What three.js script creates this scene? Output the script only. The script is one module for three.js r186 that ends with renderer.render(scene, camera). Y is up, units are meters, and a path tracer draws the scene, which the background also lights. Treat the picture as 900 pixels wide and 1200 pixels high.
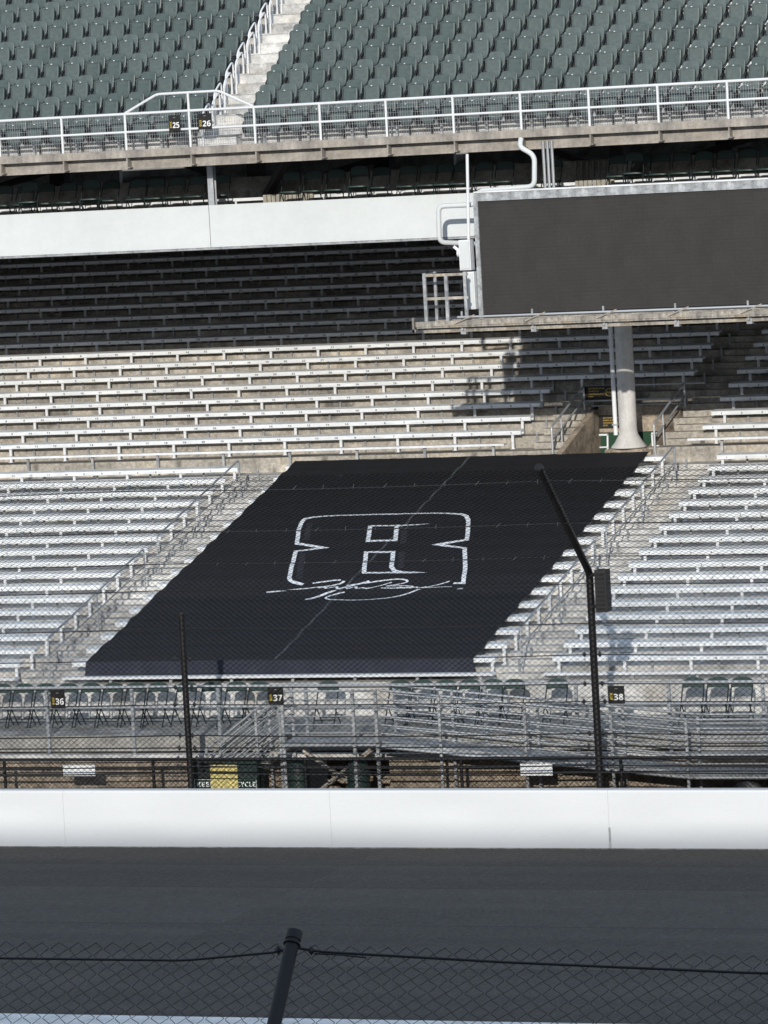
import * as THREE from 'three';
import { mergeGeometries } from 'three/addons/utils/BufferGeometryUtils.js';

// ------------------------------------------------------------------ camera, sky, sun, exposure
const scene = new THREE.Scene();
const camera = new THREE.PerspectiveCamera(11.969, 0.75, 0.5, 2000);
camera.position.set(33.66, 14.322, 87.16);
camera.up.set(0.0217, 0.9952, -0.0955);
camera.lookAt(33.66 - 35.573, 14.322 - 8.331, 87.16 - 93.087);
const SUN = new THREE.Vector3(0.262, 0.31, 1).normalize();
{ // clear pale blue sky, brighter towards the horizon and round the sun
  const w = 512, h = 256, d = new Float32Array(w * h * 4), v = new THREE.Vector3();
  for (let j = 0; j < h; j++) for (let i = 0; i < w; i++) {
    const el = ((j + .5) / h - .5) * Math.PI, az = ((i + .5) / w - .5) * 2 * Math.PI;
    v.set(Math.cos(el) * Math.cos(az), Math.sin(el), Math.cos(el) * Math.sin(az));
    const up = Math.max(0, v.y), t = Math.pow(1 - up, 3.2), g = Math.pow(Math.max(0, v.dot(SUN)), 24) * .35, k = (j * w + i) * 4;
    const z = [.34, .44, .59], q = [.66, .71, .77], e = v.y < 0 ? [.2, .19, .18] : [0, 1, 2].map(c => z[c] + (q[c] - z[c]) * t + g);
    for (let c = 0; c < 3; c++) d[k + c] = e[c]; d[k + 3] = 1;
  }
  const t = new THREE.DataTexture(d, w, h, THREE.RGBAFormat, THREE.FloatType); t.mapping = THREE.EquirectangularReflectionMapping; t.magFilter = THREE.LinearFilter; t.needsUpdate = true;
  scene.background = t; scene.environment = t;
}
const sun = new THREE.DirectionalLight(new THREE.Color(1, 0.955, 0.88), 3.1);
sun.name = 'sun'; sun.position.copy(SUN).multiplyScalar(200); sun.castShadow = true;
Object.assign(sun.shadow.camera, { left: -70, right: 70, top: 60, bottom: -60, near: 10, far: 420 });
sun.shadow.mapSize.set(4096, 4096);
scene.add(sun, sun.target);
const renderer = new THREE.WebGLRenderer({ antialias: true });
renderer.setSize(768, 1024);
renderer.toneMapping = THREE.LinearToneMapping;
renderer.toneMappingExposure = 1.08;
renderer.shadowMap.enabled = true;

// ------------------------------------------------------------------ helpers
let seed = 7;
const rnd = () => { seed |= 0; seed = seed + 0x6D2B79F5 | 0; let t = Math.imul(seed ^ seed >>> 15, 1 | seed); t = t + Math.imul(t ^ t >>> 7, 61 | t) ^ t; return ((t ^ t >>> 14) >>> 0) / 4294967296; };
const V = (x, y, z) => new THREE.Vector3(x, y, z);
const taken = {};
function numbered(n) { const k = taken[n] = (taken[n] ?? -1) + 1; return k ? `${n}_${String(k).padStart(3, '0')}` : n; }
function tag(o, label, category, group, kind) {
  o.userData = {}; if (label) o.userData.label = label; if (category) o.userData.category = category;
  if (group) o.userData.group = group; if (kind) o.userData.kind = kind; return o;
}
function thing(name, label, category, pos = [0, 0, 0], group) {
  const g = new THREE.Group(); g.name = numbered(name); g.position.set(...pos); scene.add(g); return tag(g, label, category, group);
}
function part(name, geo, mat, parent, pos) {
  const m = new THREE.Mesh(Array.isArray(geo) ? join(geo) : geo, mat); m.name = name; m.castShadow = m.receiveShadow = true;
  if (pos) m.position.set(...pos); parent.add(m); return m;
}
function struct(name, geo, mat) { const m = part(numbered(name), geo, mat, scene); m.userData = { kind: 'structure' }; return m; }
function join(list) {
  return mergeGeometries(list.map(g => { const q = g.index ? g.toNonIndexed() : g; for (const k of Object.keys(q.attributes)) if (!['position', 'normal', 'uv'].includes(k)) q.deleteAttribute(k); return q; }));
}
// box given by its extents, uv in metres
function bx(x0, x1, y0, y1, z0, z1) {
  const w = x1 - x0, h = y1 - y0, d = z1 - z0, g = new THREE.BoxGeometry(w, h, d);
  g.translate((x0 + x1) / 2, (y0 + y1) / 2, (z0 + z1) / 2);
  const p = g.attributes.position, n = g.attributes.normal, uv = g.attributes.uv;
  for (let i = 0; i < p.count; i++) {
    const ax = Math.abs(n.getX(i)), ay = Math.abs(n.getY(i));
    if (ax > .5) uv.setXY(i, p.getZ(i), p.getY(i)); else if (ay > .5) uv.setXY(i, p.getX(i), p.getZ(i)); else uv.setXY(i, p.getX(i), p.getY(i));
  }
  return g;
}
function bar(a, b, r, n = 6) { // round bar between two points
  const d = b.clone().sub(a), L = d.length(), g = new THREE.CylinderGeometry(r, r, L, n);
  g.applyQuaternion(new THREE.Quaternion().setFromUnitVectors(V(0, 1, 0), d.normalize())); g.translate((a.x + b.x) / 2, (a.y + b.y) / 2, (a.z + b.z) / 2); return g;
}
function beam(a, b, w, h) { // square bar between two points (w along x-ish, h along y-ish)
  const d = b.clone().sub(a), L = d.length(), g = new THREE.BoxGeometry(w, h, L);
  const m = new THREE.Matrix4().lookAt(a, b, Math.abs(d.y) / L > .98 ? V(0, 0, 1) : V(0, 1, 0)); g.applyMatrix4(m); g.translate((a.x + b.x) / 2, (a.y + b.y) / 2, (a.z + b.z) / 2); return g;
}
function pipe(pts, r, fil = .12, n = 10) { // pipe through points with rounded corners
  const q = [pts[0]];
  for (let i = 1; i < pts.length - 1; i++) {
    const a = pts[i - 1], b = pts[i], c = pts[i + 1], u = a.clone().sub(b), v = c.clone().sub(b);
    const f = Math.min(fil, u.length() * .45, v.length() * .45); u.setLength(f); v.setLength(f);
    for (let k = 0; k <= 5; k++) { const t = k / 5, s = 1 - t; q.push(V(0, 0, 0).addScaledVector(b.clone().add(u), s * s).addScaledVector(b, 2 * s * t).addScaledVector(b.clone().add(v), t * t)); }
  }
  q.push(pts[pts.length - 1]);
  const cp = new THREE.CurvePath(); for (let i = 0; i < q.length - 1; i++) cp.add(new THREE.LineCurve3(q[i], q[i + 1]));
  const P = [], total = q.length; // sweep by hand: one ring for each point
  const pos = [], nor = [], uv = [], idx = []; let ref = null;
  for (let i = 0; i < total; i++) {
    const t = (i < total - 1 ? q[i + 1].clone().sub(q[i]) : q[i].clone().sub(q[i - 1])).normalize();
    if (i > 0 && i < total - 1) t.add(q[i].clone().sub(q[i - 1]).normalize()).normalize();
    if (!ref) ref = Math.abs(t.y) < .9 ? V(0, 1, 0) : V(1, 0, 0);
    const b = t.clone().cross(ref).normalize(), nn = b.clone().cross(t).normalize(); ref = nn;
    for (let k = 0; k <= n; k++) {
      const a = k / n * Math.PI * 2, d = nn.clone().multiplyScalar(Math.cos(a)).addScaledVector(b, Math.sin(a));
      pos.push(q[i].x + d.x * r, q[i].y + d.y * r, q[i].z + d.z * r); nor.push(d.x, d.y, d.z); uv.push(k / n, i * .2);
      if (i < total - 1 && k < n) { const e = i * (n + 1) + k; idx.push(e, e + 1, e + n + 1, e + 1, e + n + 2, e + n + 1); }
    }
  }
  const g = new THREE.BufferGeometry(); g.setAttribute('position', new THREE.Float32BufferAttribute(pos, 3)); g.setAttribute('normal', new THREE.Float32BufferAttribute(nor, 3)); g.setAttribute('uv', new THREE.Float32BufferAttribute(uv, 2)); g.setIndex(idx); return g;
}
function prismX(poly, x0, x1, bevel = 0) { // polygon of [z, y] extruded along x, uv metres
  const s = new THREE.Shape(poly.map(([z, y]) => new THREE.Vector2(-z, y)));
  const g = new THREE.ExtrudeGeometry(s, { depth: x1 - x0, bevelEnabled: false }); g.rotateY(Math.PI / 2); g.translate(x0, 0, 0);
  const p = g.attributes.position, n = g.attributes.normal, uv = g.attributes.uv;
  for (let i = 0; i < p.count; i++) Math.abs(n.getX(i)) > .5 ? uv.setXY(i, p.getZ(i), p.getY(i)) : uv.setXY(i, p.getX(i), Math.abs(n.getY(i)) > .6 ? p.getZ(i) : p.getY(i));
  return g;
}

// ------------------------------------------------------------------ textures
function tileNoise(px, cells, s0) { // tileable value noise
  const r = [], N = cells; let s = s0; for (let i = 0; i < N * N; i++) { s = (s * 1664525 + 1013904223) >>> 0; r.push(s / 4294967296); }
  return (u, v) => { const x = u * N, y = v * N, i = Math.floor(x), j = Math.floor(y), fx = x - i, fy = y - j, a = fx * fx * (3 - 2 * fx), b = fy * fy * (3 - 2 * fy);
    const g = (p, q) => r[((q % N + N) % N) * N + (p % N + N) % N]; return (g(i, j) * (1 - a) + g(i + 1, j) * a) * (1 - b) + (g(i, j + 1) * (1 - a) + g(i + 1, j + 1) * a) * b; };
}
function texture(w, h, fn, rx, ry, linear) { // fn(u, v) -> [r, g, b] 0..1 sRGB
  const d = new Uint8Array(w * h * 4);
  for (let j = 0; j < h; j++) for (let i = 0; i < w; i++) { const c = fn((i + .5) / w, (j + .5) / h), k = (j * w + i) * 4; for (let q = 0; q < 3; q++) d[k + q] = Math.max(0, Math.min(255, c[q] * 255)); d[k + 3] = 255; }
  const t = new THREE.DataTexture(d, w, h); t.wrapS = t.wrapT = THREE.RepeatWrapping; t.magFilter = THREE.LinearFilter; t.minFilter = THREE.LinearMipmapLinearFilter; t.generateMipmaps = true;
  t.repeat.set(rx, ry); if (!linear) t.colorSpace = THREE.SRGBColorSpace; t.needsUpdate = true; return t;
}
function grime(base, amp, s0, metres, streak = 0, tint = [1, .97, .92]) {
  const a = tileNoise(0, 5, s0), b = tileNoise(0, 17, s0 + 1), c = tileNoise(0, 61, s0 + 2), e = tileNoise(0, 190, s0 + 3), f = tileNoise(0, 43, s0 + 5);
  return texture(512, 512, (u, v) => {
    let n = (a(u, v) - .5) * .9 + (b(u, v) - .5) * .7 + (c(u, v) - .5) * .5 + (e(u, v) - .5) * .5;
    if (streak) n += (f(u, v * .06) - .5) * streak;
    const st = Math.max(0, b(v, u) - .72) * 1.6, k = 1 + n * amp - st * amp, w = Math.max(0, a(v, u) - .5) * amp;
    return base.map((q, i) => q * k * (1 - w * (1 - tint[i]) * 4));
  }, 1 / metres, 1 / metres);
}
const std = (o) => new THREE.MeshStandardMaterial(o);
const concreteBump = grime([.5, .5, .5], .5, 91, 1.3); concreteBump.colorSpace = THREE.NoColorSpace;
const M = {};
M.concrete = std({ map: grime([.60, .59, .57], .34, 11, 3.1), bumpMap: concreteBump, bumpScale: .004, roughness: .92 });
M.concreteWarm = std({ map: grime([.655, .63, .59], .4, 12, 3.7), bumpMap: concreteBump, bumpScale: .004, roughness: .93 });
M.concreteLight = std({ map: grime([.755, .748, .735], .3, 13, 2.9), bumpMap: concreteBump, bumpScale: .003, roughness: .9 });
M.tan = std({ map: grime([.66, .605, .54], .42, 14, 2.6), bumpMap: concreteBump, bumpScale: .005, roughness: .95 });
M.whitePaint = std({ map: grime([.835, .85, .85], .03, 15, 5.3, .2), roughness: .5 });
{ // white barrier paint with scattered scuffs and specks
  const a = tileNoise(0, 7, 16), b = tileNoise(0, 64, 17), c = tileNoise(0, 160, 18);
  M.barrier = std({ map: texture(1024, 512, (u, v) => { const sc = Math.max(0, b(u * .5, v * 2.2) * .6 + c(u, v * 1.5) * .5 - .97) * 1.2, k = (1 + (a(u, v) - .5) * .03 + (c(v, u) - .5) * .015) * (1 - Math.min(.22, sc)); return [.862 * k, .872 * k, .88 * k]; }, 1 / 9.3, 1 / 2.3), roughness: .55 });
}
M.galv = std({ map: grime([.67, .68, .69], .3, 17, 1.1), roughness: .5, metalness: .35 });
M.galvOld = std({ map: grime([.66, .635, .60], .34, 18, 1.3, .5, [1, .93, .82]), roughness: .65, metalness: .2 });
M.railGrey = std({ map: grime([.64, .66, .68], .2, 19, .8), roughness: .45, metalness: .3 });
M.alu = std({ map: grime([.72, .73, .745], .16, 20, 1.2), roughness: .42, metalness: .35 });
M.white = std({ map: grime([.9, .905, .91], .1, 21, 1.3), roughness: .5 });
M.girder = std({ map: grime([.60, .575, .545], .22, 22, 2.1, .5), roughness: .7 });
M.black = std({ color: new THREE.Color().setRGB(.012, .012, .014), roughness: .45 });
M.blackSteel = std({ map: grime([.13, .125, .13], .4, 23, .7), roughness: .5, metalness: .3 });
M.wire = std({ color: new THREE.Color().setRGB(.028, .028, .031), roughness: .6, metalness: .3 });
M.cable = std({ color: new THREE.Color().setRGB(.026, .026, .029), roughness: .6, metalness: .3 });
M.seats = [0, 1, 2].map(i => std({ map: grime([.30 + i * .016, .35 + i * .016, .345 + i * .017], .16, 24 + i * 50, .9), roughness: .36 + i * .05 }));
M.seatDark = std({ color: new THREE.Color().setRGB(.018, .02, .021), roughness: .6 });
M.chairGreen = std({ color: new THREE.Color().setRGB(.025, .052, .045), roughness: .5 });
M.chairFrame = std({ color: new THREE.Color().setRGB(.02, .03, .03), roughness: .5, metalness: .2 });
M.steelDark = std({ map: grime([.28, .27, .265], .2, 27, 1.9), roughness: .8 });
M.slat = std({ map: grime([.64, .62, .575], .2, 28, 1.2), roughness: .8 });
M.yellow = std({ map: grime([.86, .80, .52], .12, 29, .6), roughness: .6 });
M.binBlack = std({ color: new THREE.Color().setRGB(.018, .022, .022), roughness: .5 });
M.binGreen = std({ map: grime([.16, .235, .22], .25, 30, .5), roughness: .55 });
M.screenNet = std({ map: texture(128, 128, (u, v) => { const a = (Math.sin((u + v) * 50.27) + Math.sin((u - v) * 50.27)) * .05; return [.13 + a * .5, .27 + a, .19 + a * .7]; }, 2, 2), roughness: .8 });
{ // asphalt: bands where the rubber lies, paving passes lengthways
  const a = tileNoise(0, 220, 41), b = tileNoise(0, 37, 42), c = tileNoise(0, 6, 43), d = tileNoise(0, 29, 44), e = tileNoise(0, 470, 45);
  const seam = [.118, .271, .502, .742];
  const t = texture(1024, 1024, (u, v) => {
    let k = .30 + (a(u, v) - .5) * .05 + (e(u, v) - .5) * .09 + (b(u, v) - .5) * .012 + (d(.3 + u * .04, v) - .5) * .045 + (c(u * .2, v) - .5) * .035;
    let warm = 0;
    if (v < .118) { k -= .045; warm = .05; } else if (v < .271) { k -= .012; warm = .02; } else if (v < .502) k += .022; else if (v < .742) k += .006; else k -= .01;
    for (const s of seam) { const q = Math.abs(v - s - (b(u, s) - .5) * .003); if (q < .0045) k -= .05 * (1 - q / .0045); }
    if (v < .012 + .006 * b(u, .2)) k += .03 * a(v, u);
    return [k * (1.05 + warm), k * (.995 + warm * .4), k * .925];
  }, 1 / 11, -1 / 16.5);
  t.offset.set(0, 0); M.asphalt = std({ map: t, bumpMap: t, bumpScale: .003, roughness: .86 });
}
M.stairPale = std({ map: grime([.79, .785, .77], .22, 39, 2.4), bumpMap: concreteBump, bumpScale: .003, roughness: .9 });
M.line = std({ map: grime([.915, .912, .9], .1, 31, 1.7), roughness: .7 });
M.ground = std({ map: grime([.5, .48, .45], .3, 32, 7), roughness: .95 });
{ // video screen face: rows of small louvres
  const n = tileNoise(0, 90, 51), m = tileNoise(0, 7, 52);
  const t = texture(256, 256, (u, v) => { const l = (v * 24) % 1 < .35 ? .95 : 1, q = (u % .25 < .006 || v % .25 < .006) ? .93 : 1, k = (.178 + (n(u, v) - .5) * .03 + (m(u, v) - .5) * .02 + ((Math.floor(u * 4) * 7 + Math.floor(v * 4) * 5) % 4) * .003) * l * q; return [k, k * .965, k * .93]; }, 1 / 2, 1 / 2);
  M.screen = std({ map: t, roughness: .7 });
}
function canvas(w, h, draw) {
  const c = document.createElement('canvas'); c.width = w; c.height = h; const g = c.getContext('2d'); draw(g, w, h);
  const t = new THREE.CanvasTexture(c); t.colorSpace = THREE.SRGBColorSpace; t.anisotropy = 8; return t;
}

// ------------------------------------------------------------------ ground, track
struct('ground', bx(-400, 400, -.6, -.01, -300, 300), M.ground);
{
  const g = new THREE.PlaneGeometry(240, 30); g.rotateX(-Math.PI / 2); g.translate(0, 0, 15);
  const p = g.attributes.position; for (let i = 0; i < p.count; i++) g.attributes.uv.setXY(i, p.getX(i), -p.getZ(i));
  struct('track', g, M.asphalt);
  const l = new THREE.PlaneGeometry(240, 1.7); l.rotateX(-Math.PI / 2); l.translate(0, .004, 16.57 + .85);
  for (let i = 0; i < l.attributes.position.count; i++) l.attributes.uv.setXY(i, l.attributes.position.getX(i), l.attributes.position.getZ(i));
  struct('edge_line', l, M.line);
}
// ------------------------------------------------------------------ barrier wall
{
  const t = thing('barrier_wall', 'long white painted barrier wall along the edge of the track', 'barrier');
  const prof = [[0, 0], [0, 1.09], [-.012, 1.122], [-.04, 1.135], [-.26, 1.135], [-.26, 0]];
  for (let k = -3; k < 3; k++) { const x0 = 4.57 + k * 5.67; part('panel', prismX(prof, x0 + .002, x0 + 5.668), M.barrier, t); }
  part('joint_strip', bx(4.555, 4.595, .02, .42, -.01, .008), M.galv, t);
  part('backing_wall', bx(-13, 22, 0, 1.06, -.55, -.27), M.concreteWarm, t);
  const sk = [];
  part('foot_joint', bx(-13, 22, .002, .022, -.01, .025), M.concrete, t);
}
// ------------------------------------------------------------------ terraces
const LY = k => 3.05 + .1902 * k, LZ = k => -5.26 - .7484 * k;      // lower benches: top and front of the plank
const MY = i => 6.64 + .266 * i, MZ = i => -19 - .73 * i;           // benches of the tier behind
const X0 = -27, X1 = 14;
{
  const t = thing('lower_terrace', 'stepped concrete terrace carrying the sunlit lower benches and banner', 'grandstand');
  for (let k = 0; k < 17; k++) {
    const z1 = (k ? LZ(k - 1) : -4.55) - .30, z0 = LZ(k) - .35, y = LY(k) - .43;
    part('step', bx(X0, X1, y - (k ? .45 : .75), y, z0, z1), M.concreteLight, t);
    for (const [a, b] of [[-9.95, -8.8], [.62, 1.76]]) part('stair_block', bx(a, b, y - .02, y + .095, LZ(k) - .31, LZ(k) + .07), M.concreteLight, t);
  }
  part('walkway', bx(X0, X1, 5.2, 5.87, -18.37, LZ(16) - .30), M.concreteLight, t);
}
{
  const t = thing('rear_terrace', 'stepped concrete terrace of the covered benches behind the walkway', 'grandstand');
  for (let i = 0; i < 18; i++) {
    const z1 = i ? MZ(i - 1) - .30 : -18.35, z0 = MZ(i) - .35, y = MY(i) - .43, m = M.concreteWarm;
    const spans = i < 4 ? [[X0, -2.3], [-.15, X1]] : [[X0, X1]];
    for (const [a, b] of spans) part('step', bx(a, b, y - .5, y, z0, z1), m, t);
    for (const [a, b] of (i < 4 ? [[-3.3, -2.32], [-.13, .9]] : [[-.05, .9]])) part('stair_block', bx(a + .2, b, y - .02, y + .133, MZ(i) - .31, MZ(i) + .06), m, t);
  }
  part('rear_wall', bx(X0, X1, 10, 12.9, -32.2, -31.9), M.concrete, t);
  // stairwell in the front of this tier
  const side = [[-18.2, 5.7], [-18.2, 6.14], [-20.75, 6.93], [-21.2, 6.93], [-21.2, 5.7]];
  part('stairwell_wall', prismX(side, -2.33, -2.18), M.tan, t);
  part('stairwell_wall', prismX(side, -.2, -.05), M.tan, t);
  part('stairwell_back', bx(-2.18, -.2, 6.39, 7.002, -21.6, -21.0), M.tan, t);
  part('coping', bx(-2.34, -.04, 7.005, 7.03, -21.6, -20.96), M.concreteLight, t);
  part('stairwell_floor', bx(-2.18, -.2, 5.3, 5.6, -24, -18.3), M.concrete, t);
}
{
  const t = thing('green_windscreen', 'dark green mesh screen hung in the stairwell opening beside the column', 'screen');
  part('net', bx(-2.17, -.21, 5.6, 6.385, -21.05, -21.03), M.screenNet, t);
}
{ // box platform and the retaining wall in front of it
  const t = thing('box_platform', 'low concrete platform with retaining wall under the green box chairs', 'platform');
  part('platform_slab', bx(X0, X1, 1.6, 1.92, -5.2, -2.2), M.concrete, t);
  part('ledge', bx(X0, X1, 1.47, 1.56, -2.6, -1.95), M.concreteLight, t);
  part('retaining_wall', bx(X0, -2.75, 0, 1.466, -2.6, -2.02), M.tan, t);
  part('retaining_wall', bx(-.6, X1, 0, 1.466, -2.6, -2.02), M.tan, t);
  part('recess_back', bx(-2.75, -.6, 0, 1.466, -4.3, -4.1), M.tan, t);
}

// ------------------------------------------------------------------ benches
function numberStrip(list, sp, size) {
  const n = list.length; const pitch = 2048 / n;
  const t = canvas(2048, 64, (g) => {
    const gr = tileNoise(0, 40, n * 7 + 3), g2 = tileNoise(0, 190, n * 5 + 9);
    const im = g.createImageData(2048, 64);
    for (let j = 0; j < 64; j++) for (let i = 0; i < 2048; i++) { const u = i / 2048, v = j / 64 * .06, k = 240 + (gr(u, v) - .5) * 26 + (g2(u, v * 3) - .5) * 22, q = (j * 2048 + i) * 4; im.data[q] = k * .985; im.data[q + 1] = k * .995; im.data[q + 2] = k; im.data[q + 3] = 255; }
    g.putImageData(im, 0, 0);
    g.fillStyle = '#3b3c40'; g.textAlign = 'center'; g.textBaseline = 'middle';
    g.font = `bold ${size}px sans-serif`;
    list.forEach((s, i) => { g.save(); g.translate((i + .5) * pitch, 48); g.scale(1, 32 / (.11 * 2048 / (n * sp)) ); g.fillText(String(s), 0, 0); g.restore(); });
  });
  t.wrapS = THREE.RepeatWrapping; t.wrapT = THREE.ClampToEdgeWrapping;
  return { mat: std({ map: t, roughness: .38, metalness: .15 }), len: n * sp };
}
const run = (a, b) => { const r = []; if (a <= b) for (let i = a; i <= b; i++) r.push(i); else for (let i = a; i >= b; i--) r.push(i); return r; };
const px = (n, sp, h) => Math.round(h * 2048 / (n * sp));
const SLR = numberStrip(run(1, 22), .459, px(22, .459, .075)), SLF = numberStrip(run(22, 1), .459, px(22, .459, .075));
const lA = [...run(4, 20), ...run(16, 1)], lB = [...run(3, 20), ...run(22, 1)];
const SMA = numberStrip(lA, .482, px(lA.length, .482, .085)), SMB = numberStrip(lB, .482, px(lB.length, .482, .085));
const SMR = numberStrip(run(1, 22), .482, px(22, .482, .08));
function plankGeo(x0, x1, strip, fromRight) {
  const P = [[0, -.1], [0, -.028], [-.007, -.013], [-.022, -.006], [-.262, .022], [-.272, .012], [-.272, -.045], [-.03, -.045], [-.014, -.1]];
  const pos = [], uv = [], idx = []; const N = P.length;
  const U = x => fromRight ? 1 + (x - x1) / strip.len : (x - x0) / strip.len;
  for (let i = 0; i < N; i++) {
    const a = P[i], b = P[(i + 1) % N], o = pos.length / 3;
    for (const [x, q, e] of [[x0, a, 0], [x1, a, 0], [x1, b, 1], [x0, b, 1]]) {
      pos.push(x, q[1], q[0]); uv.push(U(x), i === 0 ? .02 + e * .44 : .56 + .4 * ((i * .37 + e * .3) % 1));
    }
    idx.push(o, o + 1, o + 2, o, o + 2, o + 3);
  }
  for (const x of [x0, x1]) { const o = pos.length / 3; for (const q of P) { pos.push(x, q[1], q[0]); uv.push(U(x), .7); }
    const tri = [[0, 1, 8], [1, 7, 8], [1, 2, 7], [2, 3, 7], [3, 4, 7], [4, 6, 7], [4, 5, 6]]; for (const q of tri) x === x1 ? idx.push(o + q[0], o + q[2], o + q[1]) : idx.push(o + q[0], o + q[1], o + q[2]); }
  const g = new THREE.BufferGeometry(); g.setAttribute('position', new THREE.Float32BufferAttribute(pos, 3)); g.setAttribute('uv', new THREE.Float32BufferAttribute(uv, 2)); g.setIndex(idx);
  const q = g.toNonIndexed(); q.computeVertexNormals(); return q;
}
const bracketGeo = join([bx(-.03, .03, -.43, -.106, -.075, -.035), bx(-.035, .035, -.075, -.046, -.30, -.03), bx(-.05, .05, -.43, -.42, -.11, 0)]);
const rearLegGeo = bx(-.022, .022, -.40, -.076, -.26, -.235);
function bench(x0, x1, y, z, strip, fromRight, label, group, gap, off) {
  const t = thing('bench', label, 'bench', [0, y, z], group);
  part('plank', plankGeo(x0, x1, strip, fromRight), strip.mat, t);
  for (let x = (fromRight ? x1 : x0) + (fromRight ? -off : off); x > x0 && x < x1; x += fromRight ? -gap : gap) {
    part('bracket', bracketGeo, M.white, t, [x, 0, 0]);
    part('rear_leg', rearLegGeo, M.galv, t, [x + gap * .37, 0, 0]);
  }
}
const ord = ['first', 'second', 'third', 'fourth', 'fifth', 'sixth', 'seventh', 'eighth', 'ninth', 'tenth', 'eleventh', 'twelfth', 'thirteenth', 'fourteenth', 'fifteenth', 'sixteenth', 'seventeenth', 'eighteenth'];
for (let k = 0; k < 17; k++) {
  bench(-21, -10.02 + k * .013, LY(k), LZ(k), SLF, true, `white numbered bench, ${ord[k]} row up from the green chairs at sign 36`, 'lower benches behind sign 36', 1.36, .1);
  bench(-8.82 + k * .013, .57, LY(k), LZ(k), SLF, true, `white bench under the black banner, ${ord[k]} row up from its hem`, 'benches under the banner', 1.36, .08);
  bench(1.79, 12, LY(k), LZ(k), SLR, false, `white numbered bench, ${ord[k]} row up from the chairs at sign 38`, 'lower benches behind sign 38', 1.39, .12);
}
for (let i = 0; i < 17; i++) {
  if (i < 4) bench(-26, -3.43, MY(i), MZ(i), SMA, true, `white bench above the walkway, ${ord[i]} row up, ending before the stairwell`, 'benches above the walkway', 1.42, .22);
  else bench(-26, -.1, MY(i), MZ(i), SMB, true, `long bench above the walkway, ${ord[i]} row up, passing behind the column`, 'long benches behind the column', 1.25, .28);
  bench(.95, 12, MY(i), MZ(i), SMR, false, `bench above the walkway, ${ord[i]} row up, across the stair from the column`, 'benches across the stair from the column', 1.36, .3);
}
// foot planks in front of the first rows
function footPlank(x0, x1, y, z, gap, label, drop) {
  const t = thing('foot_plank', label, 'plank', [0, y, z]);
  part('plank', bx(x0, x1, -.05, 0, -.24, 0), M.white, t);
  for (let x = x1 - .3; x > x0; x -= gap) part('bracket', bx(x - .03, x + .03, -drop, -.05, -.16, -.1), M.galv, t);
}
footPlank(-22, -10.0, 2.76, -4.93, 1.36, 'white foot plank below the benches that end at the stair beside the banner hem', .14);
footPlank(-8.9, .62, 2.77, -4.9, 1.36, 'white foot plank along the hem of the black banner', .15);
footPlank(1.7, 12, 2.76, -4.93, 1.36, 'white foot plank behind the ramp and the set of three chairs', .14);
footPlank(-26, -3.55, 6.41, -18.12, 1.68, 'flat kick plank on brackets along the walkway, ending at the stairwell', .5);
footPlank(.85, 12, 6.41, -18.12, 1.68, 'flat kick plank on brackets along the walkway, beyond the stair', .5);

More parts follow.
